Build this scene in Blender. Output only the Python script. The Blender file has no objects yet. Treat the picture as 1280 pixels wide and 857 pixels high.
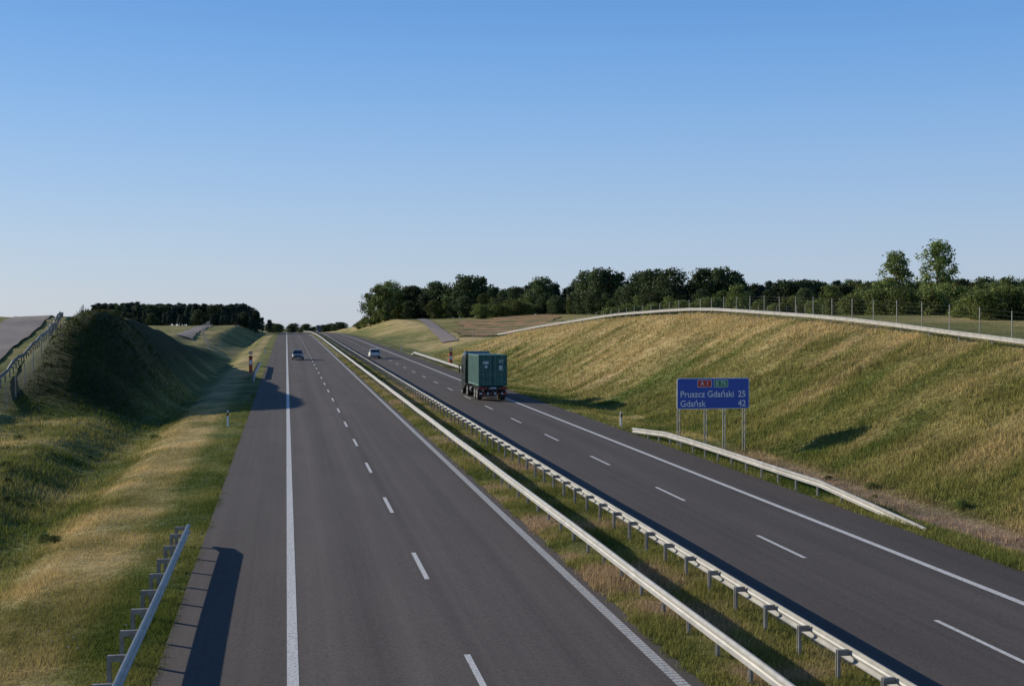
import bpy, math, random
import numpy as np
from mathutils import Vector, Matrix
random.seed(7); rng=np.random.default_rng(7)
scene=bpy.context.scene
R=math.radians
# ---------------------------------------------------------------- helpers
def vn(x,y,s,seed=0):
    x=np.asarray(x,float)/s+seed*17.13+5000; y=np.asarray(y,float)/s+seed*9.71+5000
    xi=np.floor(x); yi=np.floor(y); fx=x-xi; fy=y-yi
    fx=fx*fx*(3-2*fx); fy=fy*fy*(3-2*fy)
    def h(a,b):
        v=np.sin(a*127.1+b*311.7+seed*74.7)*43758.5453
        return v-np.floor(v)
    return (h(xi,yi)*(1-fx)+h(xi+1,yi)*fx)*(1-fy)+(h(xi,yi+1)*(1-fx)+h(xi+1,yi+1)*fx)*fy
def fbm(x,y,s,seed=0):
    return (vn(x,y,s,seed)*.5+vn(x,y,s/2.1,seed+1)*.28+vn(x,y,s/4.3,seed+2)*.15+vn(x,y,s/9,seed+3)*.07)
def sst(a,b,x):
    t=np.clip((x-a)/(b-a),0,1); return t*t*(3-2*t)
def lin(a,b,x): return np.clip((x-a)/(b-a),0,1)
def tab(t,Y,sm=8):
    xs=[p[0] for p in t]; ys=[p[1] for p in t]
    return sum(np.interp(Y+o*sm,xs,ys)*w for o,w in ((-1,.15),(-.5,.2),(0,.3),(.5,.2),(1,.15)))
ZR=[(-300,-3.9),(0,0),(350,4.59),(400,5.05),(450,5.33),(500,5.46),(550,5.5),(600,5.45),(700,5.2),(1000,3.5),(1500,2),(12000,2)]
def zr(Y): return tab(ZR,np.asarray(Y,float),15)
CR=[(-300,3),(0,5),(60,5.6),(72,6.3),(95,7.8),(130,9.1),(165,8.8),(220,7.2),(260,5.7),(300,5.3),(350,6.6),(450,10),(520,11.3),(700,10.3),(1000,6),(1500,3),(12000,3)]
ML=[(-300,-2.5),(0,.2),(86,1.0),(95,1.6),(103,4.4),(110,7.9),(116,8.9),(124,8.9),(150,8.1),(175,7.0),(200,4.6),(258,4.7),(320,6.4),(420,8.3),(600,7.5),(1000,4),(12000,3)]
GL=[(-300,-2),(0,.4),(75,1.0),(95,2.2),(105,3.7),(135,6.2),(175,9.1),(205,8.4),(240,6),(280,6),(420,8.3),(600,7.5),(1000,4),(12000,3)]
XC=43.0
def height(X,Y):
    X=np.asarray(X,float);Y=np.asarray(Y,float)
    b=zr(Y); z=b-0.06
    dist=np.hypot(X,Y)
    C=tab(CR,Y,10); L=np.minimum(7.2+.0115*dist,12.2); L=L*(1-lin(700,1600,dist))+3.*lin(700,1600,dist)
    t=lin(25.5,XC,X); prof=.55*t+.45*t*t*(3-2*t)
    wob=(fbm(X,Y,14,3)-.5)*1.1+(fbm(X,Y,4,9)-.5)*.35
    zrgt=b-.06-.35*sst(21.3,25,X)+ (C-b+.35)*prof + wob*np.sin(np.pi*np.clip(t,0,1))
    blend=sst(XC+3,XC+50,X)
    zrgt=zrgt*(1-blend)+L*blend
    xl=-X
    d1=-.2*sst(3.2,6.5,xl)-.7*sst(6.5,9.3,xl)
    M=tab(ML,Y,3); G=tab(GL,Y,8)
    up=lin(8.6,16.2,xl); up=.5*up+.5*up*up*(3-2*up)
    nearbank=sst(9.6,13.5,xl)
    wobl=((fbm(X,Y,7,21)-.5)*.8+(fbm(X,Y,2.5,25)-.5)*.35)*sst(9.5,13,xl)
    rise=np.clip(sst(86,102,Y),0,1)
    upf=nearbank*(1-rise)+up*rise
    zl=(b-.06+d1)*(1-upf)+M*upf
    g=sst(17.2,22.6,xl)
    zl=zl*(1-g)+G*g+wobl
    far=sst(60,300,xl); zl=zl*(1-far)+(5.5-2.5*lin(500,1500,dist))*far
    return np.where(X>21,zrgt,np.where(X<-2.9,zl,z))
def H(x,y): return float(height(np.array([x]),np.array([y]))[0])

LUSH=np.array([.09,.118,.022]);OLIV=np.array([.21,.19,.055]);DRY=np.array([.43,.325,.145]);SOIL=np.array([.32,.22,.14])
def gcol(X,Y):
    X=np.asarray(X,float);Y=np.asarray(Y,float)
    n1=fbm(X,Y,9,40); n2=fbm(X*1.0+Y*.25,Y,3.2,44)
    st=fbm(X*.35+Y*.1,Y*1.5-X*.9,3.0,50); big=fbm(X,Y,28,60)
    t=lin(25.5,XC,X)
    dr=.38+.58*t+ (st-.5)*1.1+(big-.5)*1.2+(n1-.5)*.5
    dr=np.where(X>XC+2,.5+(n1-.5)*1.2,dr)
    dr=np.where((X>20)&(X<26),.30+(n2-.5)*1.6,dr)
    xl=-X
    dl=np.where(xl<4.2,.2+(n2-.5)*1.2,.0)
    dl=np.where((xl>=4.2),(.60*sst(4.0,5.2,xl)*(1-sst(7.0,9.2,xl)))+(n2-.5)*1.3+.22,dl)
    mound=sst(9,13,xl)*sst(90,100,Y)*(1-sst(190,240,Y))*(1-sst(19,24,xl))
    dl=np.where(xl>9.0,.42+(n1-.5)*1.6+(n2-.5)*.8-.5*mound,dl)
    dl=np.where((xl>6)&(Y>230),.5+(n1-.5)*1.2,dl)
    med=.38+(n2-.5)*1.5
    dry=np.where(X>20,dr,np.where(X<-2.5,dl,med)); dry=np.clip(dry,0,1)[:,None]
    a=np.clip(dry*2,0,1);b=np.clip(dry*2-1,0,1)
    c=(LUSH*(1-a)+OLIV*a)*(1-b)+DRY*b
    s=np.where((X>22.6)&(X<27),sst(22.8,23.6,X)*(1-sst(25,26.6,X))*(.5+n2)*(1-sst(55,80,Y)),0)
    s=np.maximum(s,np.where((X>8)&(X<12),sst(.55,.72,n2)*.8,0))
    s=np.maximum(s,np.where((xl>3.2)&(xl<8),sst(.62,.78,n1)*.4,0))
    s=np.clip(s,0,1)[:,None]
    c=c*(1-s)+SOIL*s
    c=c*(1-.68*mound[:,None])  # shade on the mound's faces, darkened into the ground and grass colour
    return c*(.8+.45*n2[:,None])

def link(o,parent=None):
    scene.collection.objects.link(o)
    if parent: o.parent=parent
    return o
def mesh_np(name,v,f,col=None,mats=(),mi=None,smooth=False,parent=None):
    v=np.asarray(v,np.float32);f=np.asarray(f,np.int32)
    me=bpy.data.meshes.new(name);k=f.shape[1]
    me.vertices.add(len(v));me.vertices.foreach_set('co',v.ravel())
    me.loops.add(f.size);me.loops.foreach_set('vertex_index',f.ravel())
    me.polygons.add(len(f));me.polygons.foreach_set('loop_start',np.arange(len(f),dtype=np.int32)*k)
    for m in mats: me.materials.append(m)
    if mi is not None: me.polygons.foreach_set('material_index',np.asarray(mi,np.int32))
    me.polygons.foreach_set('use_smooth',np.full(len(f),smooth))
    me.update(calc_edges=True)
    if col is not None:
        c=np.ones((len(v),4),np.float32);c[:,:3]=col
        me.color_attributes.new('Col','FLOAT_COLOR','POINT').data.foreach_set('color',c.ravel())
    me.validate()
    return link(bpy.data.objects.new(name,me),parent)
def empty(name,loc=(0,0,0),rz=0):
    o=bpy.data.objects.new(name,None);o.location=loc;o.rotation_euler=(0,0,rz);o.empty_display_size=.3
    return link(o)
class MB:
    def __init__(s): s.v=[];s.f=[];s.m=[]
    def add(s,vs,fs,mi=0):
        b=len(s.v);s.v+=[tuple(q) for q in vs];s.f+=[[i+b for i in q] for q in fs];s.m+=[mi]*len(fs)
    def box(s,c,d,mi=0,taper=1.0):
        x,y,z=c;a,b,h=d[0]/2,d[1]/2,d[2]/2;t=taper
        s.add([(x-a,y-b,z-h),(x+a,y-b,z-h),(x+a,y+b,z-h),(x-a,y+b,z-h),(x-a*t,y-b*t,z+h),(x+a*t,y-b*t,z+h),(x+a*t,y+b*t,z+h),(x-a*t,y+b*t,z+h)],
          [(0,3,2,1),(4,5,6,7),(0,1,5,4),(1,2,6,5),(2,3,7,6),(3,0,4,7)],mi)
    def cyl(s,p,q,r,mi=0,n=10,r2=None):
        p=Vector(p);q=Vector(q);a=(q-p).normalized();u=a.orthogonal().normalized();w=a.cross(u);r2=r if r2 is None else r2
        vs=[];
        for i in range(n):
            t=2*math.pi*i/n;vs.append(p+(u*math.cos(t)+w*math.sin(t))*r)
        for i in range(n):
            t=2*math.pi*i/n;vs.append(q+(u*math.cos(t)+w*math.sin(t))*r2)
        fs=[(i,(i+1)%n,n+(i+1)%n,n+i) for i in range(n)]+[tuple(range(n))[::-1],tuple(range(n,2*n))]
        s.add(vs,fs,mi)
    def loft(s,rings,mi=0,cap=True,closed=True):
        n=len(rings[0]);vs=[p for r in rings for p in r];fs=[]
        for j in range(len(rings)-1):
            for i in range(n if closed else n-1):
                fs.append((j*n+i,j*n+(i+1)%n,(j+1)*n+(i+1)%n,(j+1)*n+i))
        if cap and closed: fs+=[tuple(range(n))[::-1],tuple((len(rings)-1)*n+i for i in range(n))]
        s.add(vs,fs,mi)
    def build(s,name,mats,parent=None,smooth=False,bevel=0):
        me=bpy.data.meshes.new(name);me.from_pydata(s.v,[],s.f)
        for m in mats: me.materials.append(m)
        me.polygons.foreach_set('material_index',s.m)
        me.polygons.foreach_set('use_smooth',[smooth]*len(s.f));me.update()
        o=link(bpy.data.objects.new(name,me),parent)
        if bevel:
            b=o.modifiers.new('b','BEVEL');b.width=bevel;b.segments=2;b.limit_method='ANGLE'
        return o
# ---------------------------------------------------------------- materials
def mat(name,col,rough=.6,metal=0,noise=0,nscale=8,bump=0,bscale=30,spec=.5,emit=None):
    m=bpy.data.materials.new(name);m.use_nodes=True;nt=m.node_tree;N=nt.nodes;Lk=nt.links
    p=N['Principled BSDF'];p.inputs['Base Color'].default_value=(*col,1);p.inputs['Roughness'].default_value=rough
    p.inputs['Metallic'].default_value=metal;p.inputs['Specular IOR Level'].default_value=spec
    tc=N.new('ShaderNodeTexCoord')
    if noise:
        n=N.new('ShaderNodeTexNoise');n.inputs['Scale'].default_value=nscale;n.inputs['Detail'].default_value=6
        Lk.new(tc.outputs['Object'],n.inputs['Vector'])
        mr=N.new('ShaderNodeMapRange');mr.inputs['From Min'].default_value=.3;mr.inputs['From Max'].default_value=.7
        mr.inputs['To Min'].default_value=1-noise;mr.inputs['To Max'].default_value=1+noise
        Lk.new(n.outputs['Fac'],mr.inputs['Value'])
        mx=N.new('ShaderNodeVectorMath');mx.operation='SCALE';mx.inputs[0].default_value=col
        Lk.new(mr.outputs[0],mx.inputs['Scale']);Lk.new(mx.outputs[0],p.inputs['Base Color'])
    if bump:
        n=N.new('ShaderNodeTexNoise');n.inputs['Scale'].default_value=bscale;n.inputs['Detail'].default_value=4
        Lk.new(tc.outputs['Object'],n.inputs['Vector'])
        b=N.new('ShaderNodeBump');b.inputs['Strength'].default_value=bump;b.inputs['Distance'].default_value=.05
        Lk.new(n.outputs['Fac'],b.inputs['Height']);Lk.new(b.outputs[0],p.inputs['Normal'])
    return m
def attrmat(name,rough=.9,trans=0,fine=True,bump=.0,objrand=0,mul=1.0):
    m=bpy.data.materials.new(name);m.use_nodes=True;nt=m.node_tree;N=nt.nodes;Lk=nt.links
    p=N['Principled BSDF'];p.inputs['Roughness'].default_value=rough;p.inputs['Specular IOR Level'].default_value=.15
    a=N.new('ShaderNodeAttribute');a.attribute_name='Col'
    out=a.outputs['Color']
    tc=N.new('ShaderNodeTexCoord')
    def mod(fac_out,lo,hi,fmin=.3,fmax=.7):
        nonlocal out
        mr=N.new('ShaderNodeMapRange');mr.inputs['From Min'].default_value=fmin;mr.inputs['From Max'].default_value=fmax
        mr.inputs['To Min'].default_value=lo;mr.inputs['To Max'].default_value=hi
        Lk.new(fac_out,mr.inputs['Value'])
        s=N.new('ShaderNodeVectorMath');s.operation='SCALE';Lk.new(out,s.inputs[0]);Lk.new(mr.outputs[0],s.inputs['Scale']);out=s.outputs[0]
    if fine:
        for sc,lo,hi in ((.9,.75,1.25),(5,.7,1.3),(26,.7,1.3)):
            n=N.new('ShaderNodeTexNoise');n.inputs['Scale'].default_value=sc;n.inputs['Detail'].default_value=5
            Lk.new(tc.outputs['Object'],n.inputs['Vector']);mod(n.outputs['Fac'],lo,hi)
    if objrand:
        oi=N.new('ShaderNodeObjectInfo');mod(oi.outputs['Random'],mul*(1-objrand),mul*(1+objrand),0,1)
    Lk.new(out,p.inputs['Base Color'])
    if bump:
        n=N.new('ShaderNodeTexNoise');n.inputs['Scale'].default_value=3.5;n.inputs['Detail'].default_value=9;n.inputs['Roughness'].default_value=.7
        Lk.new(tc.outputs['Object'],n.inputs['Vector'])
        b=N.new('ShaderNodeBump');b.inputs['Strength'].default_value=bump;b.inputs['Distance'].default_value=.25
        Lk.new(n.outputs['Fac'],b.inputs['Height']);Lk.new(b.outputs[0],p.inputs['Normal'])
    if trans:
        t=N.new('ShaderNodeBsdfTranslucent');Lk.new(out,t.inputs['Color'])
        mx=N.new('ShaderNodeMixShader');mx.inputs[0].default_value=trans
        Lk.new(p.outputs[0],mx.inputs[1]);Lk.new(t.outputs[0],mx.inputs[2]);Lk.new(mx.outputs[0],N['Material Output'].inputs['Surface'])
    return m
M_ter=attrmat('grass_ground',bump=.6)
M_grs=attrmat('grass_blades',fine=False,trans=.25)
M_leaf=attrmat('leaves',fine=False,trans=.25,objrand=.4,rough=.7)
M_bark=mat('bark',(.09,.07,.05),.9,noise=.3,nscale=6)
def asphalt():
    m=bpy.data.materials.new('asphalt');m.use_nodes=True;nt=m.node_tree;N=nt.nodes;Lk=nt.links
    p=N['Principled BSDF'];p.inputs['Roughness'].default_value=.85;p.inputs['Specular IOR Level'].default_value=.15
    tc=N.new('ShaderNodeTexCoord');sx=N.new('ShaderNodeSeparateXYZ');Lk.new(tc.outputs['Object'],sx.inputs[0])
    def noise(sc,det,vec=None,rough=.5):
        n=N.new('ShaderNodeTexNoise');n.inputs['Scale'].default_value=sc;n.inputs['Detail'].default_value=det;n.inputs['Roughness'].default_value=rough
        Lk.new(vec or tc.outputs['Object'],n.inputs['Vector']);return n.outputs['Fac']
    mp=N.new('ShaderNodeMapping');mp.inputs['Scale'].default_value=(3.2,.015,1);Lk.new(tc.outputs['Object'],mp.inputs[0])
    mp2=N.new('ShaderNodeMapping');mp2.inputs['Scale'].default_value=(.7,.02,1);Lk.new(tc.outputs['Object'],mp2.inputs[0])
    mp3=N.new('ShaderNodeMapping');mp3.inputs['Scale'].default_value=(1,.25,1);Lk.new(tc.outputs['Object'],mp3.inputs[0])
    facs=[(noise(1,5,mp.outputs[0],.6),.88,1.12),(noise(1,3,mp2.outputs[0]),.92,1.08),(noise(.5,6,mp3.outputs[0],.6),.92,1.08),(noise(28,4),.72,1.28),(noise(9,5),.90,1.10)]
    cur=None
    for f,lo,hi in facs:
        mr=N.new('ShaderNodeMapRange');mr.inputs['From Min'].default_value=.3;mr.inputs['From Max'].default_value=.7
        mr.inputs['To Min'].default_value=lo;mr.inputs['To Max'].default_value=hi;Lk.new(f,mr.inputs['Value'])
        if cur is None: cur=mr.outputs[0]
        else:
            q=N.new('ShaderNodeMath');q.operation='MULTIPLY';Lk.new(cur,q.inputs[0]);Lk.new(mr.outputs[0],q.inputs[1]);cur=q.outputs[0]
    cr=N.new('ShaderNodeValToRGB');cr.color_ramp.interpolation='EASE'
    mr=N.new('ShaderNodeMapRange');mr.inputs['From Min'].default_value=-3;mr.inputs['From Max'].default_value=22;Lk.new(sx.outputs['X'],mr.inputs['Value'])
    pts=[(-3,.86),(-.1,.84),(.5,.98),(1.05,1.06),(1.95,.88),(2.9,1.06),(3.6,.96),(4.05,.84),(4.25,.98),(5.9,.94),(6.9,1.0),(7.9,.88),(12,.8),(13.2,.88),(15.4,.82),(16.3,.9),(17.2,.76),(18.1,.9),(18.8,.76),(21.2,.74)]
    e=cr.color_ramp.elements
    e[0].position=0;e[0].color=(.43,.43,.43,1);e[1].position=1;e[1].color=(.36,.36,.36,1)
    for x,v in pts[1:-1]:
        k=e.new((x+3)/25);k.color=(v/2,v/2,v/2,1)
    Lk.new(mr.outputs[0],cr.inputs[0])
    q=N.new('ShaderNodeMath');q.operation='MULTIPLY';Lk.new(cur,q.inputs[0]);Lk.new(cr.outputs[0],q.inputs[1])
    s=N.new('ShaderNodeVectorMath');s.operation='SCALE';s.inputs[0].default_value=(.245,.206,.180);Lk.new(q.outputs[0],s.inputs['Scale'])
    Lk.new(s.outputs[0],p.inputs['Base Color'])
    b=N.new('ShaderNodeBump');b.inputs['Strength'].default_value=.25;b.inputs['Distance'].default_value=.01;Lk.new(noise(90,3),b.inputs['Height']);Lk.new(b.outputs[0],p.inputs['Normal'])
    return m
M_asp=asphalt()
M_asp2=mat('old_asphalt',(.19,.155,.135),.9,noise=.2,nscale=.8)
def paint(name,rib=False):
    m=bpy.data.materials.new(name);m.use_nodes=True;nt=m.node_tree;N=nt.nodes;Lk=nt.links
    p=N['Principled BSDF'];p.inputs['Roughness'].default_value=.6
    tc=N.new('ShaderNodeTexCoord');n=N.new('ShaderNodeTexNoise');n.inputs['Scale'].default_value=14;n.inputs['Detail'].default_value=8;n.inputs['Roughness'].default_value=.7
    Lk.new(tc.outputs['Object'],n.inputs['Vector'])
    cr=N.new('ShaderNodeValToRGB');cr.color_ramp.elements[0].position=.36;cr.color_ramp.elements[0].color=(.3,.29,.28,1)
    cr.color_ramp.elements[1].position=.52;cr.color_ramp.elements[1].color=(.70,.67,.61,1);Lk.new(n.outputs['Fac'],cr.inputs[0])
    out=cr.outputs[0]
    if rib:
        w=N.new('ShaderNodeTexWave');w.bands_direction='Y';w.inputs['Scale'].default_value=1.6;w.inputs['Distortion'].default_value=.4
        Lk.new(tc.outputs['Object'],w.inputs['Vector'])
        r2=N.new('ShaderNodeValToRGB');r2.color_ramp.elements[0].position=.2;r2.color_ramp.elements[0].color=(.45,.44,.43,1);r2.color_ramp.elements[1].position=.4;r2.color_ramp.elements[1].color=(.8,.79,.78,1)
        Lk.new(w.outputs['Fac'],r2.inputs[0])
        mx=N.new('ShaderNodeMix');mx.data_type='RGBA';mx.blend_type='MULTIPLY';mx.inputs[0].default_value=1
        Lk.new(out,mx.inputs[6]);Lk.new(r2.outputs[0],mx.inputs[7]);out=mx.outputs[2]
    Lk.new(out,p.inputs['Base Color']);return m
M_pnt=paint('road_paint');M_rib=paint('ribbed_road_paint',True)
M_galv=mat('galvanised_steel',(.38,.365,.33),.5,.25,noise=.18,nscale=2)
M_post=mat('galvanised_post',(.27,.26,.24),.6,.25,noise=.25,nscale=5)
M_white=mat('white_plastic',(.8,.8,.8),.5);M_red=mat('red_plastic',(.55,.04,.02),.45);M_orange=mat('orange_plastic',(.5,.08,.02),.45)
M_black=mat('black_rubber',(.02,.02,.02),.8);M_dark=mat('dark_metal',(.035,.035,.04),.5,.3,noise=.2)
M_glass=mat('vehicle_glass',(.03,.035,.04),.12,0,spec=.5);M_lamp=mat('headlamp',(.75,.75,.75),.15,.2);M_tail=mat('tail_lamp',(.35,.01,.01),.25)
# ---------------------------------------------------------------- terrain
xs=np.concatenate([-np.geomspace(5000,62,22),np.arange(-60,-24,2.),np.arange(-24,-2.95,.6),[-2.9,-2.6],np.arange(0,21,4.),[20.8,21.1],np.arange(21.7,47,.7),np.arange(47,100,3.),np.geomspace(101,5000,26)])
ys=np.concatenate([[-400,-200,-100,-50,-20],np.arange(-5,15,4.),np.arange(16,230,.9),np.arange(230,480,3.),np.arange(480,900,12.),np.geomspace(905,7000,30)])
XX,YY=np.meshgrid(xs,ys);z=height(XX.ravel(),YY.ravel())
v=np.stack([XX.ravel(),YY.ravel(),z],1);nx=len(xs);ny=len(ys)
i=np.arange(ny-1)[:,None]*nx+np.arange(nx-1)[None,:];i=i.ravel()
f=np.stack([i,i+1,i+1+nx,i+nx],1)
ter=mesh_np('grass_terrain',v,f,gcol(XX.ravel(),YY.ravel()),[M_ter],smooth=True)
# ---------------------------------------------------------------- roads
RY=np.concatenate([np.arange(-60,0,10.),np.arange(0,1200,5.)])
def strip(name,x0,x1,Y,off,m,parent=None,cols=2):
    xx=np.linspace(x0,x1,cols);n=len(Y);z=zr(Y)
    v=np.array([[x,y,zz+off] for y,zz in zip(Y,z) for x in xx])
    i=(np.arange(n-1)[:,None]*cols+np.arange(cols-1)[None,:]).ravel()
    return mesh_np(name,v,np.stack([i,i+1,i+1+cols,i+cols],1),None,[m],parent=parent)
road=empty('motorway')
strip('carriageway_west',-2.68,8.3,RY,0,M_asp,road,6)
strip('carriageway_east',11.75,21.05,RY,0,M_asp,road,6)
Ym=np.arange(-60,1200,1.);xm=np.array([8.28,8.6,9.2,10.,10.8,11.4,11.77]);hm=np.array([-.02,.05,.1,.05,.09,.04,-.02])
vm=np.array([[x,y,a+h] for y,a in zip(Ym,zr(Ym)) for x,h in zip(xm,hm)]);k=len(xm)
vm[:,2]+=np.where(np.abs(vm[:,0]-10.02)<1.6,(fbm(vm[:,0],vm[:,1],1.5,77)-.5)*.12,0)
i=(np.arange(len(Ym)-1)[:,None]*k+np.arange(k-1)[None,:]).ravel()
mesh_np('median_grass_ground',vm,np.stack([i,i+1,i+1+k,i+k],1),gcol(vm[:,0],vm[:,1])*.85,[M_ter],smooth=True)
strip('edge_line_1',0.0,.24,RY,.005,M_pnt,road);strip('edge_line_2',7.73,7.99,RY,.005,M_rib,road)
strip('edge_line_3',11.95,12.2,RY,.005,M_rib,road);strip('edge_line_4',18.62,18.86,RY,.005,M_pnt,road)
def dashes(name,x,y0):
    mb=[];fs=[]
    for kk in range(-4,80):
        a=y0+12*kk-4;b=a+4
        for (p,q) in ((a,a+2),(a+2,b)):
            n=len(mb);za,zb=float(zr(p))+.005,float(zr(q))+.005
            mb+=[(x-.07,p,za),(x+.07,p,za),(x+.07,q,zb),(x-.07,q,zb)];fs.append((n,n+1,n+2,n+3))
    mesh_np(name,mb,fs,None,[M_pnt],parent=road)
dashes('lane_dashes_west',3.88,27.7);dashes('lane_dashes_east',15.6,28.9)
def drape(name,pts,w,m,off=.1,step=3,cross=7,zmix=.0):
    P=[]
    for a,b in zip(pts[:-1],pts[1:]):
        n=max(1,int(math.hypot(b[0]-a[0],b[1]-a[1])/step))
        P+=[(a[0]+(b[0]-a[0])*t/n,a[1]+(b[1]-a[1])*t/n) for t in range(n)]
    P.append(pts[-1]);vs=[]
    for q,(x,y) in enumerate(P):
        a=P[max(q-1,0)];b=P[min(q+1,len(P)-1)];d=Vector((b[0]-a[0],b[1]-a[1])).normalized();nn=Vector((d.y,-d.x))
        zc=max(H(x+nn.x*w*s,y+nn.y*w*s) for s in (-.5,-.25,0,.25,.5))
        for c in range(cross):
            s=(c/(cross-1)-.5)*w;vs.append((x+nn.x*s,y+nn.y*s,H(x+nn.x*s,y+nn.y*s)*(1-zmix)+zc*zmix+off))
    i=(np.arange(len(P)-1)[:,None]*cross+np.arange(cross-1)[None,:]).ravel()
    return mesh_np(name,vs,np.stack([i,i+1,i+1+cross,i+cross],1),None,[m],smooth=True)
drape('service_road',[(-23.6,80),(-25.8,105),(-28.8,140),(-32.5,175),(-37,225)],4.6,M_asp2,.14,zmix=.2)
drape('service_road',[(-20.5,265),(-22,300),(-23,340),(-25,430)],3.6,M_asp2,.18)
drape('service_road',[(34,268),(36,285),(38.5,310),(45,400),(55,540)],3.6,M_asp2,.2)
nb,nd=150,90
A,B=np.meshgrid(np.arange(nb)/(nb-1),np.arange(nd)/(nd-1));A=A.ravel();B=B.ravel()
dd=306+B*140;be=np.radians(7.2+A*5.2);fx=dd*np.sin(be);fy=dd*np.cos(be)
fn=fbm(fx,fy,12,5);rows=.5+.5*np.sin((fx*.9+fy*.35)*.8+(fn-.5)*7);r2=np.clip(rows*1.5-.2+(fbm(fx,fy,5,8)-.5)*1.2,0,1)[:,None]
fc=np.array([.10,.12,.035])*(1-r2)+np.array([.40,.22,.11])*r2
edge=np.minimum(np.minimum(A*5,(1-A)*5),np.minimum(B*7,(1-B)*7))+(fn-.5)*1.1
keep=edge>.28
i=(np.arange(nd-1)[:,None]*nb+np.arange(nb-1)[None,:]).ravel();fq=np.stack([i,i+1,i+1+nb,i+nb],1);fq=fq[keep[fq].all(1)]
mesh_np('crop_field',np.stack([fx,fy,height(fx,fy)+.22],1),fq,fc,[M_ter],smooth=True)
# ---------------------------------------------------------------- grass blades
def grass(name,x0,x1,y0,y1,n,h0,h1,hw,ex=None,dens=None,colour=None):
    u=rng.random(n); y=1/((1-u)/y0+u/y1) if dens=='persp' else y0+(y1-y0)*u
    x=x0+(x1-x0)*rng.random(n)
    keep=np.ones(n,bool)
    cl=fbm(x,y,1.2,91); keep&=(cl+rng.random(n)*.35)>.45
    if ex is not None: keep&=ex(x,y)
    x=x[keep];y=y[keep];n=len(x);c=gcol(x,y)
    if x0>=8 and x1<=12.5:
        zz=zr(y)+np.where((x>8.5)&(x<11.5),.03,-.02)
    else: zz=height(x,y)-.03
    B=3;x=np.repeat(x,B);y=np.repeat(y,B);zz=np.repeat(zz,B);c=np.repeat(c,B,0)
    hh=(h0+(h1-h0)*rng.random(len(x))**1.6)*(.6+1.0*vn(x,y,2.2,33));a=rng.random(len(x))*6.283
    x=x+rng.normal(0,.06,len(x));y=y+rng.normal(0,.06,len(x))
    sc=(.6+y/70.); ww=hw*sc
    lx=rng.normal(.1,.3,len(x))*hh;ly=rng.normal(0,.3,len(x))*hh
    v=np.empty((len(x),3,3));ca,sa=np.cos(a)*ww,np.sin(a)*ww
    v[:,0]=np.stack([x-ca,y-sa,zz],1);v[:,1]=np.stack([x+ca,y+sa,zz],1);v[:,2]=np.stack([x+lx,y+ly,zz+hh],1)
    c=c*(.75+.95*rng.random(len(x)))[:,None]*1.2
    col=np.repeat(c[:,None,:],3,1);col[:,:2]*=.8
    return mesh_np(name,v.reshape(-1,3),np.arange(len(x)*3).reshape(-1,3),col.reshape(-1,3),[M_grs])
grass('verge_grass',-8.5,-2.66,22,110,95000,.03,.15,.011,dens='persp')
grass('verge_edge_grass',-3.1,-2.5,22,120,9000,.05,.14,.011,ex=lambda x,y:fbm(x,y,.9,171)>.42+.5*(x+2.9),dens='persp')
grass('ditch_grass',-24,-8,24,130,85000,.07,.28,.016,ex=lambda x,y:~((x<-19)&(x>-33)&(y>78)),dens='persp')
grass('median_grass',8.2,11.85,22,220,70000,.05,.24,.012,ex=lambda x,y:((x>8.33)&(x<11.72))|(fbm(x,y,.8,173)>.56),dens='persp')
grass('roadside_grass',20.98,26.5,34,190,42000,.05,.24,.014,ex=lambda x,y:~((x>23)&(x<25.6)&(y<62)&(rng.random(len(x))<.75)),dens='persp')
grass('embankment_grass',26,46,40,230,120000,.08,.32,.017,dens='persp')
def flowers(name,x0,x1,y0,y1,n,c,hh):
    u=rng.random(n);y=1/((1-u)/y0+u/y1);x=x0+(x1-x0)*rng.random(n);k=fbm(x,y,4,131)>.52;x=x[k];y=y[k];n=len(x)
    zz=height(x,y)+hh*(.6+.6*rng.random(n));s=.015+.01*rng.random(n)+y*.0002;a=rng.random(n)*6.28;v=np.empty((n,4,3))
    for q in range(4):
        t=a+q*math.pi/2;v[:,q]=np.stack([x+s*np.cos(t),y+s*np.sin(t)*.8,zz+s*np.sin(t)*.6],1)
    mesh_np(name,v.reshape(-1,3),np.arange(n*4).reshape(-1,4),np.tile(np.array(c),(n*4,1)),[M_grs])
flowers('yellow_wildflowers',-17,-4.5,24,90,900,(.75,.52,.04),.22);flowers('yellow_wildflowers',23,42,42,130,1500,(.72,.52,.05),.35);flowers('white_wildflowers',-16,-3.5,24,80,160,(.6,.6,.52),.15)
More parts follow.
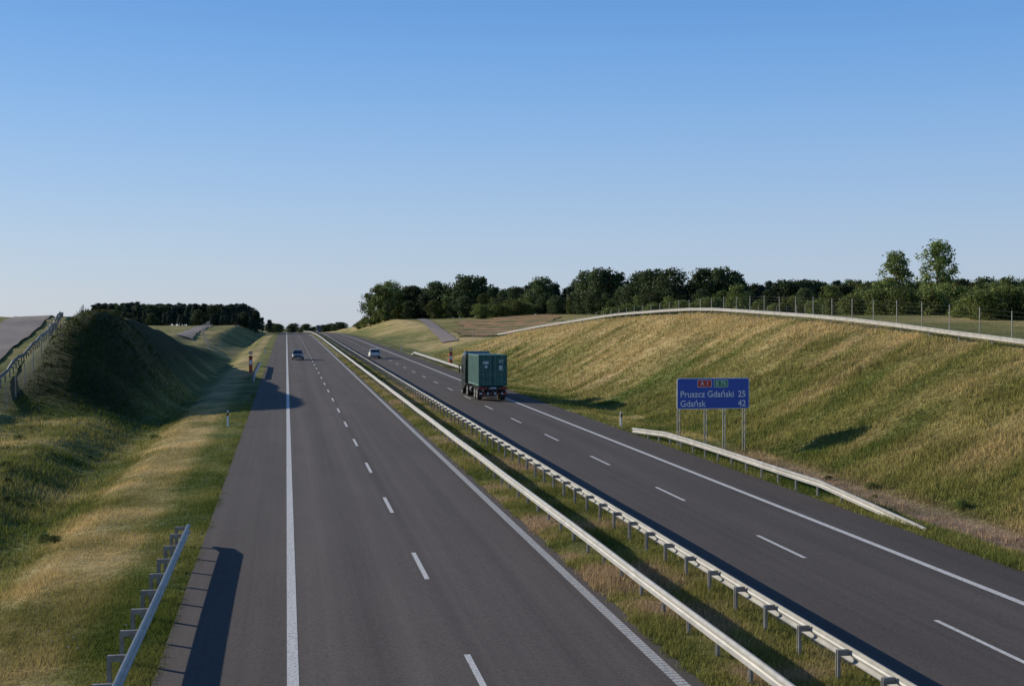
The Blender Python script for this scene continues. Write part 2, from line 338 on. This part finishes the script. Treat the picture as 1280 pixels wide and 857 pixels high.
# ---------------------------------------------------------------- guardrails
PROF=[(0,.75),(.03,.745),(.075,.70),(.075,.665),(.03,.63),(.01,.60),(.01,.58),(.03,.55),(.075,.515),(.075,.48),(.03,.44),(0,.435)]
def guardrail(pts,side,spacer=.26,sp=2.0,name='guardrail',dens=4,zoff=0,g=None,posts=True):
    g=empty(name,(pts[0][0],pts[0][1],0));O=Vector(g.location)
    P=[]
    for a,b in zip(pts[:-1],pts[1:]):
        L=math.hypot(b[0]-a[0],b[1]-a[1]);n=max(1,int(round(L/dens)))
        P+=[tuple(a[k]+(b[k]-a[k])*t/n for k in range(3)) for t in range(n)]
    P.append(pts[-1]);zg=lambda x,y:float(zr(y)) if -5<x<23 else H(x,y)
    rings=[]
    for q,(x,y,dr) in enumerate(P):
        a=P[max(q-1,0)];b=P[min(q+1,len(P)-1)];d=Vector((b[0]-a[0],b[1]-a[1])).normalized();n=Vector((d.y,-d.x))*side
        z0=(zg(x,y)+zoff)-dr
        jo=.006*math.sin(q*2.1);jz=.009*math.sin(q*1.3+.5)
        rings.append([(x+n.x*(o+jo)-O.x,y+n.y*(o+jo)-O.y,z0+h+jz) for o,h in PROF]+[(x+n.x*(o-.008+jo)-O.x,y+n.y*(o-.008+jo)-O.y,z0+h+jz) for o,h in PROF[::-1]])
    mb=MB();mb.loft(rings);mb.build('beam',[M_galv],g)
    mb=MB();dist=0;nxt=.3
    for a,b in zip(pts[:-1],pts[1:]):
        L=math.hypot(b[0]-a[0],b[1]-a[1]);d=Vector((b[0]-a[0],b[1]-a[1]))/L;n=Vector((d.y,-d.x))*side
        while nxt<dist+L:
            t=(nxt-dist);x=a[0]+d.x*t;y=a[1]+d.y*t;dr=a[2]+(b[2]-a[2])*t/L;z0=zg(x,y)+zoff
            if dr<.5:
                px,py=x-n.x*(spacer+.03)-O.x,y-n.y*(spacer+.03)-O.y
                mb.box((px,py,z0-dr+.13),(.06,.10,1.1))
                mb.box((px,py,z0-dr+.13),(.10,.02,1.094))
                mb.box((x-n.x*spacer/2-O.x,y-n.y*spacer/2-O.y,z0-dr+.62),(spacer,.08,.12))
            nxt+=sp
        dist+=L
    mb.build('posts',[M_post],g)
    return g
guardrail([(9.05,-20,0),(9.05,700,0)],-1,spacer=.05,dens=4)
guardrail([(11.22,-20,0),(11.22,700,0)],1,spacer=.2,dens=4)
guardrail([(-3.1,-20,0),(-3.1,41.6,0),(-3.12,42.4,.12)],1,spacer=.34)
guardrail([(21.9,41.2,.72),(21.35,49,.05),(21.2,51,0),(21.2,66,0),(21.15,70,.02),(20.95,76,.35)],-1,spacer=.12)
guardrail([(21.3,140,.6),(21.2,146,0),(21.2,215,0),(21.4,222,.6)],-1)
guardrail([(-3.5,140,.6),(-3.4,144,0),(-3.4,175,0),(-3.7,180,.6)],1)
guardrail([(XC,y,0) for y in range(45,262,8)],-1,dens=8,sp=4)
guardrail([(-20.6,84,0),(-21.4,105,0),(-24.6,140,0),(-29,175,0)],-1,dens=4,sp=2)
def fence(pts,hh=2.0,sp=4,name='wire_fence',pr=.035):
    g=empty(name,(pts[0][0],pts[0][1],0));O=g.location;mb=MB();mw=MB();prev=None
    for a,b in zip(pts[:-1],pts[1:]):
        L=math.hypot(b[0]-a[0],b[1]-a[1]);n=max(1,int(L/sp))
        for t in range(n):
            x=a[0]+(b[0]-a[0])*t/n;y=a[1]+(b[1]-a[1])*t/n;z=H(x,y);x-=O.x;y-=O.y
            hv=hh*random.uniform(.97,1.04)
            mb.cyl((x,y,z-.2),(x+random.uniform(-.03,.03),y,z+hv),pr,n=6)
            if prev:
                for k in (.15,.4,.7,1.0,1.3,1.6,1.9):
                    mw.cyl((prev[0],prev[1],prev[2]+k*hh/2),(x,y,z+k*hh/2),.004,n=3)
            prev=(x,y,z)
    mb.build('posts',[M_post],g);mw.build('wires',[M_post],g)
fence([(XC+5,50),(XC+5,120),(XC+4.5,180),(XC+2,250),(XC-2,290)])
fence([(-19.2,84),(-19.2,110),(-21.5,135),(-26.5,178)],1.6,3)
fence([(XC+28,110),(XC+40,200),(XC+45,300)],1.8,5)
fence([(-13,225),(-19,300),(-24,420)],1.8,6)
# ---------------------------------------------------------------- direction sign
SX,SY=23.75,69.2;sz=H(SX,SY)
sg=empty('direction_sign',(SX,SY,0))
M_blue=mat('sign_blue',(.016,.085,.44),.4,noise=.05,nscale=2);M_sgreen=mat('sign_green',(.01,.26,.10),.4);M_sred=mat('sign_red',(.6,.03,.02),.4);M_swhite=mat('sign_white',(.78,.80,.82),.45)
def rbox(name,cx,cz,w,h,y,t,m,rad):
    pts=[]
    for qx,qz,a0 in ((1,1,0),(-1,1,90),(-1,-1,180),(1,-1,270)):
        for k in range(5):
            a=R(a0+k*22.5);pts.append((cx+qx*0+qx*(w/2-rad)+rad*math.cos(a),cz+qz*(h/2-rad)+rad*math.sin(a)))
    mb=MB();mb.loft([[(x,y,z_) for x,z_ in pts],[(x,y+t,z_) for x,z_ in pts]]);return mb.build(name,[m],sg)
cz=3.82;Wd,Hd=4.26,1.74
rbox('board_back',0,cz,Wd,Hd,0,.03,M_swhite,.12)
rbox('board_face',0,cz,Wd-.07,Hd-.07,-.006,.005,M_blue,.09)
def text(s,x,z_,size,m,al='LEFT'):
    c=bpy.data.curves.new('text','FONT');c.body=s;c.size=size;c.align_x=al;c.extrude=.001;c.offset=.006;c.materials.append(m)
    o=bpy.data.objects.new('lettering',c);o.location=(x,-.014,z_);o.rotation_euler=(R(90),0,0);o.scale=(.95,1,1);link(o,sg)
text('Pruszcz Gdański',-1.95,cz-.2,.50,M_swhite);text('25',1.45,cz-.2,.50,M_swhite)
text('Gdańsk',-1.95,cz-.73,.50,M_swhite);text('42',1.45,cz-.73,.50,M_swhite)
for (x,s,m) in ((-.52,'A 1',M_sred),(.45,'E 75',M_sgreen)):
    rbox('route_shield_rim',x,cz+.56,.84,.42,-.012,.005,M_swhite,.05);rbox('route_shield',x,cz+.56,.79,.37,-.018,.005,m,.04)
    c=bpy.data.curves.new('t','FONT');c.body=s;c.size=.34;c.align_x='CENTER';c.extrude=.001;c.materials.append(M_swhite);o=bpy.data.objects.new('lettering',c);o.location=(x,-.022,cz+.45);o.rotation_euler=(R(90),0,0);link(o,sg)
mb=MB()
for x in (-2.0,-.42,.68,1.85):
    for dx in (-.07,.07):
        mb.cyl((x+dx,.10,sz-.3),(x+dx,.10,cz+.75),.032,n=8)
    for k in range(7): mb.cyl((x-.07,.10,sz+.3+k*.55),(x+.07,.10,sz+.58+k*.55),.012,n=5)
for zz in (-.6,0,.6): mb.box((0,.05,cz+zz),(4.1,.03,.07))
mb.build('support_posts',[M_galv],sg)
# ---------------------------------------------------------------- small roadside items
def delineator(x,y):
    z=H(x,y) if (x<-2.8 or x>21.3) else float(zr(y));g=empty('delineator_post',(x,y,z));mb=MB()
    rings=[]
    for h,s in ((-.1,1),(.62,1),(.99,.95),(1.05,.5)):
        rings.append([(-.06*s,-.05*s,h),(.06*s,-.05*s,h),(.06*s,.02*s,h),(0,.06*s,h),(-.06*s,.02*s,h)])
    mb.loft(rings[:2],0);mb.loft(rings[1:3],0);mb.loft(rings[2:],0);mb.box((0,-.045,.82),(.118,.03,.24),1);mb.box((0,-.055,.82),(.05,.03,.18),2);mb.build('post',[M_white,M_black,M_red],g)
for p in ((-3.8,86),(21.5,81),(-3.8,236),(22.1,250)): delineator(*p)
def sos(x,y):
    z=H(x,y);g=empty('emergency_phone',(x,y,z));mb=MB()
    mb.box((0,0,.95),(.42,.36,2.1),0);mb.box((0,-.19,1.35),(.3,.03,.5),1);mb.box((0,0,2.05),(.5,.44,.12),2);mb.box((0,0,-.02),(.9,.9,.2),3)
    mb.cyl((0,0,2.1),(0,0,2.7),.03,2,8);mb.box((0,-.03,2.5),(.4,.03,.4),0);mb.box((0,-.05,2.5),(.24,.015,.24),1);mb.build('pillar',[M_orange,M_white,M_dark,M_post],g,bevel=.015)
sos(-4.3,160);sos(21.9,172)
# ---------------------------------------------------------------- container lorry
def wheel(mb,x,y,r,w,side):
    n=20;prof=[(0,.55*r,-.02),(0,.62*r,0),(0,.93*r,0),(.03,r,0),(w-.03,r,0),(w,.93*r,0),(w,.6*r,0)]
    rings=[]
    for o,rr,_ in prof:
        rings.append([(x-side*o,y+rr*math.cos(2*math.pi*k/n),r+rr*math.sin(2*math.pi*k/n)) for k in range(n)])
    mb.loft(rings,0);mb.cyl((x-side*.05,y,r),(x+side*.012,y,r),.56*r,1,16,.5*r);mb.cyl((x,y,r),(x+side*.05,y,r),.2*r,2,10)
def lorry(loc,green=True,detail=True):
    g=empty('container_lorry',loc)
    Mc=mat('container_paint',(.035,.125,.10) if green else (.06,.06,.07),.6,noise=.25,nscale=1.5,bump=.1);Mcab=mat('cab_paint',(.008,.016,.014),.3)
    Mrod=mat('lock_rod',(.15,.24,.21),.4,.3);Mtxt=mat('decal_white',(.6,.65,.65),.5)
    Wc,z0,z1=1.22,1.22,3.82
    for s in (-1,1):
        mb=MB();pts=[];y=.12
        while y<5.95:
            for dy,o in ((0,0),(.07,0),(.11,-.045),(.2,-.045),(.24,0)): pts.append((y+dy,o))
            y+=.28
        mb.loft([[(s*(Wc-.015+o),yy,z0+.12),(s*(Wc-.015+o),yy,z1-.08)] for yy,o in pts],0,False,False);mb.build('side_wall',[Mc],g)
    mb=MB()
    for s in (-1,1):
        mb.box((s*(Wc-.05),3.05,z0+.07),(.1,5.9,.14));mb.box((s*(Wc-.04),3.05,z1-.05),(.08,5.9,.1))
        for yy in (.07,6.03): mb.box((s*(Wc-.07),yy,(z0+z1)/2),(.15,.15,z1-z0-.2));mb.box((s*(Wc-.08),yy,z0+.05),(.17,.18,.12));mb.box((s*(Wc-.08),yy,z1-.05),(.17,.18,.12))
    mb.box((0,3.05,z1-.035),(2.3,5.95,.05));mb.box((0,3.05,z0+.05),(2.3,5.95,.08));mb.box((0,.06,z1-.06),(2.2,.12,.12));mb.box((0,.06,z0+.06),(2.2,.12,.13));mb.box((0,6.04,(z0+z1)/2),(2.25,.06,z1-z0-.1))
    mb.build('container_frame',[Mc],g,bevel=.012)
    mb=MB()
    for s in (-1,1):
        cx=s*.545
        mb.box((cx,.10,(z0+z1)/2),(1.06,.05,z1-z0-.26),0)
        for kz in range(5): mb.box((cx,.068,z0+.32+kz*.48),(1.0,.02,.30),0)
        for dx in (-.32,.25):
            xx=cx+s*dx
            mb.cyl((xx,.035,z0+.08),(xx,.035,z1-.06),.02,1,8)
            for zz in (z0+.14,z1-.14): mb.box((xx,.045,zz),(.11,.05,.09),1)
            mb.box((xx-.12,.02,z0+.95),(.3,.03,.045),1)
        for zz in (.35,.95,1.6,2.25): mb.box((s*1.07,.04,z0+zz),(.12,.05,.09),1)
    mb.box((0,.06,(z0+z1)/2),(.035,.03,z1-z0-.28),2)
    mb.box((-.6,.05,z0+1.95),(.5,.012,.2),3);mb.box((.72,.05,z0+2.13),(.42,.012,.07),3);mb.box((.72,.05,z0+1.97),(.35,.012,.06),3);mb.box((.7,.05,z0+1.55),(.3,.012,.3),3);mb.box((.72,.048,z0+1.35),(.38,.012,.05),3)
    mb.add([(-.55,.045,z0+.55+.9),(-.4,.045,z0+.7+.9),(-.55,.045,z0+.85+.9),(-.7,.045,z0+.7+.9)],[(0,1,2,3)],3)
    mb.build('container_doors',[Mc,Mrod,M_black,Mtxt],g)
    mb=MB()
    for s in (-1,1):
        mb.box((s*.42,4.2,1.03),(.14,9.6,.28));mb.box((s*.9,-.15,.62),(.5,.06,.1))
        for yy in (1.1,2.4): mb.box((s*.98,yy,1.12),(.4,1.15,.04))
    for yy in (.1,1.8,3.6,5.8): mb.box((0,yy,1.05),(2.3,.16,.2))
    mb.box((0,-.22,.58),(2.3,.12,.16));mb.box((0,-.1,1.02),(2.46,.14,.22));mb.box((0,-.17,.8),(.3,.1,.4))
    for s in (-1,1): mb.box((s*.75,-.12,.78),(.08,.1,.36));mb.box((s*.95,-.05,.55),(.42,.02,.5))
    for s in (-1,1): mb.cyl((s*.95,4.4,.75),(s*.95,5.4,.75),.28,n=12)
    mb.build('chassis',[M_dark],g)
    mb=MB()
    for s in (-1,1):
        mb.box((s*.97,-.19,1.02),(.42,.04,.16),0);mb.box((s*.62,-.19,1.02),(.16,.04,.12),1)
        mb.box((s*.98,-.285,.58),(.34,.015,.12),0)
    mb.box((0,-.19,1.03),(.55,.02,.13),2)
    for k in range(8): mb.box((-1.05+k*.3,-.291,.585),(.15,.012,.10),0 if k%2 else 2)
    mb.build('rear_lights',[M_tail,M_orange,M_swhite],g)
    mb=MB()
    for yy in (1.1,2.4):
        for s in (-1,1): wheel(mb,s*1.2,yy,.51,.4,s)
    for s in (-1,1): wheel(mb,s*1.2,7.0,.51,.55,s)
    for s in (-1,1): wheel(mb,s*1.2,10.3,.51,.32,s)
    mb.build('wheels',[M_black,M_post,M_dark],g,smooth=False)
    def ring(y,w,zb,zt,tw): return [(-w,y,zb),(w,y,zb),(w,y,zb+.9),(w*.98,y,zt-.35),(tw,y,zt),(-tw,y,zt),(-w*.98,y,zt-.35),(-w,y,zb+.9)]
    mb=MB();mb.loft([ring(8.2,1.2,.95,3.55,1.0),ring(8.35,1.24,.8,3.75,1.1),ring(9.3,1.25,.55,3.98,1.12),ring(10.3,1.25,.45,3.7,1.1),ring(10.75,1.22,.4,3.05,1.15),ring(10.95,1.15,.4,2.1,1.1)],0)
    for s in (-1,1):
        mb.add([(s*1.26,8.25,3.9),(s*1.26,8.25,1.5),(s*1.26,7.85,1.5),(s*1.2,7.85,3.6)],[(0,1,2,3)],0)
        mb.box((s*1.256,9.95,2.35),(.012,.95,.7),1);mb.box((s*1.42,10.65,2.3),(.1,.16,.75),2);mb.box((s*1.33,10.7,2.62),(.15,.04,.04),2);mb.box((s*1.15,7.0,1.12),(.5,1.3,.05),2)
        mb.box((s*1.0,10.98,.75),(.4,.05,.22),3)
    mb.add([(-1.08,10.86,2.98),(1.08,10.86,2.98),(1.05,10.985,2.15),(-1.05,10.985,2.15)],[(0,1,2,3)],1)
    mb.build('tractor_cab',[Mcab,M_glass,M_dark,M_lamp],g)
    return g
ly=106.3;lorry((17.1,ly,float(zr(ly+3))+.0));lorry((17.3,700,float(zr(700))),False)
# ---------------------------------------------------------------- cars
def car(loc,rz,col,name='car'):
    g=empty(name,loc,rz);Mp=mat('car_paint',col,.35,.0)
    def ring(y,w,zb,zt,tw): return [(-w*.92,y,zb),(w*.92,y,zb),(w,y,zb+.15),(w,y,(zb+zt)/2+.1),(tw,y,zt),(-tw,y,zt),(-w,y,(zb+zt)/2+.1),(-w,y,zb+.15)]
    mb=MB();mb.loft([ring(-2.2,.74,.38,.82,.66),ring(-2.08,.84,.27,.98,.76),ring(-1.5,.885,.22,1.02,.80),ring(-.4,.89,.2,1.0,.82),ring(.75,.89,.2,.98,.80),ring(1.4,.88,.22,.9,.76),ring(1.95,.83,.25,.78,.68),ring(2.18,.7,.34,.62,.58)])
    mb.build('body',[Mp],g,smooth=False,bevel=.04)
    mb=MB();mb.loft([[(-.78,-2.0,.96),(.78,-2.0,.96),(.62,-1.5,1.42),(-.62,-1.5,1.42)],[(-.8,-1.3,.98),(.8,-1.3,.98),(.62,-1.2,1.46),(-.62,-1.2,1.46)],[(-.8,.4,.96),(.8,.4,.96),(.62,.1,1.47),(-.62,.1,1.47)],[(-.76,1.2,.92),(.76,1.2,.92),(.66,.35,1.38),(-.66,.35,1.38)]],0)
    mb.build('windows',[M_glass],g)
    mb=MB();mb.loft([[(-.6,-1.55,1.405),(.6,-1.55,1.405),(.56,-1.5,1.44),(-.56,-1.5,1.44)],[(-.64,-.6,1.465),(.64,-.6,1.465),(.57,-.6,1.51),(-.57,-.6,1.51)],[(-.64,.1,1.455),(.64,.1,1.455),(.57,.1,1.50),(-.57,.1,1.50)],[(-.62,.4,1.37),(.62,.4,1.37),(.57,.36,1.40),(-.57,.36,1.40)]])
    for s in (-1,1):
        for (a,b) in (((s*.80,-1.95,.95),(s*.64,-1.5,1.42)),((s*.80,-.35,.97),(s*.65,-.3,1.46)),((s*.77,1.2,.92),(s*.66,.35,1.39))): mb.cyl(a,b,.035,n=6)
        mb.box((s*.98,.72,1.02),(.2,.12,.13))
    mb.build('roof_and_pillars',[Mp],g)
    mb=MB()
    for s in (-1,1):
        mb.box((s*.62,2.06,.66),(.3,.14,.14),0);mb.box((s*.66,-2.14,.82),(.2,.08,.22),1)
    mb.box((0,2.15,.52),(.8,.08,.2),2);mb.box((0,2.2,.38),(.52,.02,.11),3);mb.box((0,-2.2,.62),(.52,.03,.11),3);mb.box((0,-2.16,.38),(1.3,.1,.12),2)
    mb.build('lights_and_grille',[M_lamp,M_tail,M_black,M_swhite],g)
    mb=MB()
    for yy in (-1.35,1.35):
        for s in (-1,1): wheel(mb,s*.87,yy,.32,.2,s)
    mb.build('wheels',[M_black,M_post,M_dark],g)
car((1.75,201,float(zr(201))),math.pi,(.16,.17,.18));car((13.9,206,float(zr(206))),0,(.62,.60,.56));car((14,560,float(zr(560))),0,(.1,.1,.12))
# ---------------------------------------------------------------- trees
def tree_mesh(name,seed,Ht,Wt,nl,leaf,base,kind,col,K=40,cr=1.0):
    r=np.random.default_rng(seed);mb=MB()
    cen=[];rad=[]
    for k in range(K):
        t=(k+r.random())/K
        if kind=='pine':
            zz=base+(Ht-base)*(t**.8);wl=Wt/2*(1-.72*((zz-base)/(Ht-base))**1.3);rr=Wt*.13+Wt*.08*r.random()
        else:
            zz=base+(Ht-base)*t*.95;wl=Wt/2*math.sqrt(max(0.02,1-(2*t*.95-.8)**2/1.4));rr=(Wt*.10+Wt*.11*r.random())*cr
        a=r.random()*6.283;q=math.sqrt(r.random())*max(0.1,wl-rr*.3)*(1+.12*r.normal());cen.append((q*math.cos(a),q*math.sin(a),min(zz,Ht-rr*.7)));rad.append(rr)
    P=[(0,0,-.5)];x=y=0
    for k in range(1,6):
        x+=r.normal()*.12;y+=r.normal()*.12;P.append((x,y,Ht*.85*k/5))
    tr=Ht*.018+.05
    for k in range(5): mb.cyl(P[k],P[k+1],tr*(1-k*.18),0,7,tr*(1-(k+1)*.18))
    for k in range(0,K,2):
        c=cen[k];zz=max(base*.6,c[2]-Ht*.16);mb.cyl((P[2][0]*.6,P[2][1]*.6,min(zz,Ht*.7)),c,tr*.3,0,5,tr*.06)
    nf=len(mb.f)
    per=nl//K;V=[];C=[]
    for (c,rr) in zip(cen,rad):
        d=r.normal(size=(per,3));d/=np.linalg.norm(d,axis=1)[:,None];rad_=rr*(.35+.95*r.random(per)**.7)
        p=np.array(c)+d*rad_[:,None]*np.array([1,1,.75])
        nrm=d+r.normal(size=(per,3))*.7;nrm/=np.linalg.norm(nrm,axis=1)[:,None]
        u=np.cross(nrm,r.normal(size=(per,3)));u/=np.linalg.norm(u,axis=1)[:,None];w=np.cross(nrm,u)
        s=(leaf*(.5+.9*r.random(per)))[:,None]
        V.append(np.stack([p-u*s-w*s*.6,p+u*s-w*s*.5,p+u*s*.7+w*s*.7,p-u*s*.8+w*s*.6],1))
        b=(.7+.55*r.random())*(.7+.6*r.random(per));cc=np.array(col)*b[:,None];cc[:,0]*=(.85+.4*r.random(per));C.append(np.repeat(cc[:,None,:],4,1))
    V=np.concatenate(V).reshape(-1,3);C=np.concatenate(C).reshape(-1,3);n0=len(mb.v)
    me=bpy.data.meshes.new(name);q=np.arange(len(V)).reshape(-1,4)+n0
    me.from_pydata(mb.v+V.tolist(),[],[list(t) for t in mb.f]+q.tolist())
    me.materials.append(M_bark);me.materials.append(M_leaf);me.polygons.foreach_set('material_index',[0]*nf+[1]*len(q))
    c=np.ones((len(me.vertices),4),np.float32);c[n0:,:3]=C;me.color_attributes.new('Col','FLOAT_COLOR','POINT').data.foreach_set('color',c.ravel());me.update()
    return me
DK=(.062,.09,.036)
BR=[tree_mesh('broadleaf',s,10,8.2,4200,.21,.9,'b',DK,60) for s in (1,2,3,4)]
LB=[tree_mesh('broadleaf_light',s,10,6.2,3400,.18,.8,'b',(.12,.155,.045),60) for s in (11,12)]
PN=[tree_mesh('pine',s,10,5,2600,.2,1.8,'pine',(.046,.07,.046),36) for s in (21,22,23)]  # leaf colour tinted bluish in place of distance haze
PO=[tree_mesh('poplar',s,11,5.6,6500,.13,.8,'b',(.15,.20,.06),90,.85) for s in (31,36)]
BU=[tree_mesh('shrub',s,4.2,5.2,2600,.13,.2,'b',(.13,.165,.045),50) for s in (41,42,43)]
def put(me,be,dist,hs,parent=None,name='tree',ws=None,dz=0):
    x,y=dist*math.sin(R(be)),dist*math.cos(R(be));o=bpy.data.objects.new(name,me);o.location=(x,y,H(x,y)-.2+dz);ws=ws or hs
    o.scale=(ws*random.uniform(.9,1.1),ws*random.uniform(.9,1.1),hs);o.rotation_euler=(0,0,random.random()*6.28);return link(o,parent)
def U(u): return math.degrees(math.atan((u-640)/1600))+10
fo=empty('distant_forest')
def DF(u): return float(np.interp(u,[500,600,700,820,1100],[560,520,440,350,330]))
def row(u0,u1,d0,d1,n,h0,h1,pool,par,rel=False):
    for k in range(n):
        u=u0+(u1-u0)*(k+random.uniform(-.3,.3))/(max(n-1,1));d=random.uniform(d0,d1)
        hs=random.uniform(h0,h1)/10
        if rel: D=DF(u);d=D*d/330;hs*=(D/330)**1.0
        put(random.choice(pool),U(u),d,hs,par,'tree',hs*random.uniform(.85,1.15))
row(505,1085,330,348,62,7.2,9.0,BR+PN,fo,True)
row(500,1100,352,385,44,7.3,9.6,BR+PN,fo,True)
row(515,1060,316,328,40,4.,6.5,BR+LB,fo,True)
for u,h in ((580,11.0),(598,10.8),(735,11.2),(752,11.8),(770,11),(800,11.3),(818,11.8),(838,11.8),(880,12.0),(900,12.2),(915,11.2),(680,9.9),(545,9.8),(1000,8.6),(980,8.8)):
    D=DF(u);put(random.choice(BR),U(u),D*random.uniform(.98,1.03),h/10*D/330,fo,'tree',h/10*D/330)
row(1050,1300,225,265,26,5.0,6.8,BR+LB,fo)
row(1040,1310,190,215,26,4.2,5.8,BR+LB+LB,fo)
for u,h in ((463,14.5),(474,16),(489,17),(500,12),(482,14)): put(random.choice(LB),U(u),random.uniform(520,560),h/10,None,'broadleaf_tree')
put(PO[0],U(1119),168,.76,None,'aspen_tree',.92);put(PO[1],U(1172),172,.90,None,'aspen_tree',.98)
put(LB[0],U(922),225,.62,None,'broadleaf_tree',.75)
sh=empty('hedgerow')
def srow(u0,u1,d0,d1,n,h0,h1):
    for k in range(n):
        u=random.uniform(u0,u1);hs=random.uniform(h0,h1)/4.2;put(random.choice(BU),U(u),random.uniform(d0,d1),hs,sh,'shrub')
srow(600,760,445,465,34,3.5,6);srow(760,1050,285,308,34,2.5,4.2);srow(1060,1290,150,185,44,2.4,3.9);srow(440,560,560,600,14,3,5);srow(1200,1300,120,150,12,2,3.4)
wd=empty('roadside_weeds')
for k in range(46):
    y=1/(random.uniform(1/110,1/30));x=random.uniform(-17,-8) if k%3 else random.uniform(24.5,27.5)
    if x>0 and y<45: continue
    h=random.uniform(.04,.10)
    o=bpy.data.objects.new('weed',random.choice(BU));o.location=(x,y,H(x,y)-.05);o.scale=(h*1.4,h*1.4,h);o.rotation_euler=(0,0,random.random()*6);link(o,wd)
pf=empty('pine_forest')
row(118,322,470,500,50,7.4,8.9,PN+[BR[1]],pf);row(125,320,505,540,40,8.2,9.6,PN,pf);row(110,320,452,468,40,3.5,6,PN+BR[:1],pf);row(280,335,560,600,10,6,8,PN,pf)
tl=empty('distant_treeline')
for k in range(110):
    be=random.uniform(-14,12);d=random.uniform(1150,1700);put(random.choice(BR),be,d,random.uniform(.7,1.1),tl,'tree',1.8)
# ---------------------------------------------------------------- light, sky, camera
az=R(38);el=R(19)
d=Vector((math.cos(az)*math.cos(el),-math.sin(az)*math.cos(el),-math.sin(el)))
L=bpy.data.lights.new('sun','SUN');L.energy=5.0;L.angle=R(.5);L.color=(1,.92,.78);lo=link(bpy.data.objects.new('sun',L));lo.rotation_euler=d.to_track_quat('-Z','Y').to_euler()
w=bpy.data.worlds.new('World');scene.world=w;w.use_nodes=True;nt=w.node_tree;N=nt.nodes;bg=N['Background'];K=nt.links
sk=N.new('ShaderNodeTexSky');sk.sky_type='NISHITA';sk.sun_disc=False;sk.sun_elevation=el;sk.sun_rotation=math.atan2(-d.x,-d.y);sk.altitude=0;sk.air_density=1.0;sk.dust_density=.4;sk.ozone_density=3
tc=N.new('ShaderNodeTexCoord');sx=N.new('ShaderNodeSeparateXYZ');K.new(tc.outputs['Generated'],sx.inputs[0])
cr=N.new('ShaderNodeValToRGB');cr.color_ramp.interpolation='B_SPLINE';e=cr.color_ramp.elements
stops=[(0,(.50,.565,.68)),(.04,(.47,.57,.73)),(.10,(.36,.53,.79)),(.18,(.20,.43,.82)),(.28,(.085,.29,.72)),(.5,(.03,.11,.32)),(1,(.018,.06,.19))]
e[0].position=0;e[0].color=(*stops[0][1],1);e[1].position=1;e[1].color=(*stops[-1][1],1)
for p_,c_ in stops[1:-1]: k=e.new(p_);k.color=(*c_,1)
K.new(sx.outputs['Z'],cr.inputs[0])
sc=N.new('ShaderNodeVectorMath');sc.operation='SCALE';sc.inputs['Scale'].default_value=1/.12;K.new(cr.outputs[0],sc.inputs[0])
mx=N.new('ShaderNodeMix');mx.data_type='RGBA';mx.inputs[0].default_value=.82;K.new(sk.outputs[0],mx.inputs[6]);K.new(sc.outputs[0],mx.inputs[7])
K.new(mx.outputs[2],bg.inputs[0]);bg.inputs[1].default_value=.12
cam=bpy.data.cameras.new('Camera');cam.sensor_width=36;cam.lens=45;cam.clip_end=20000;cam.clip_start=.1
co=link(bpy.data.objects.new('Camera',cam));co.location=(0,0,7.5);co.rotation_euler=(R(90-.66),0,R(-10));scene.camera=co
scene.view_settings.view_transform='Standard';scene.view_settings.look='None';scene.view_settings.exposure=0
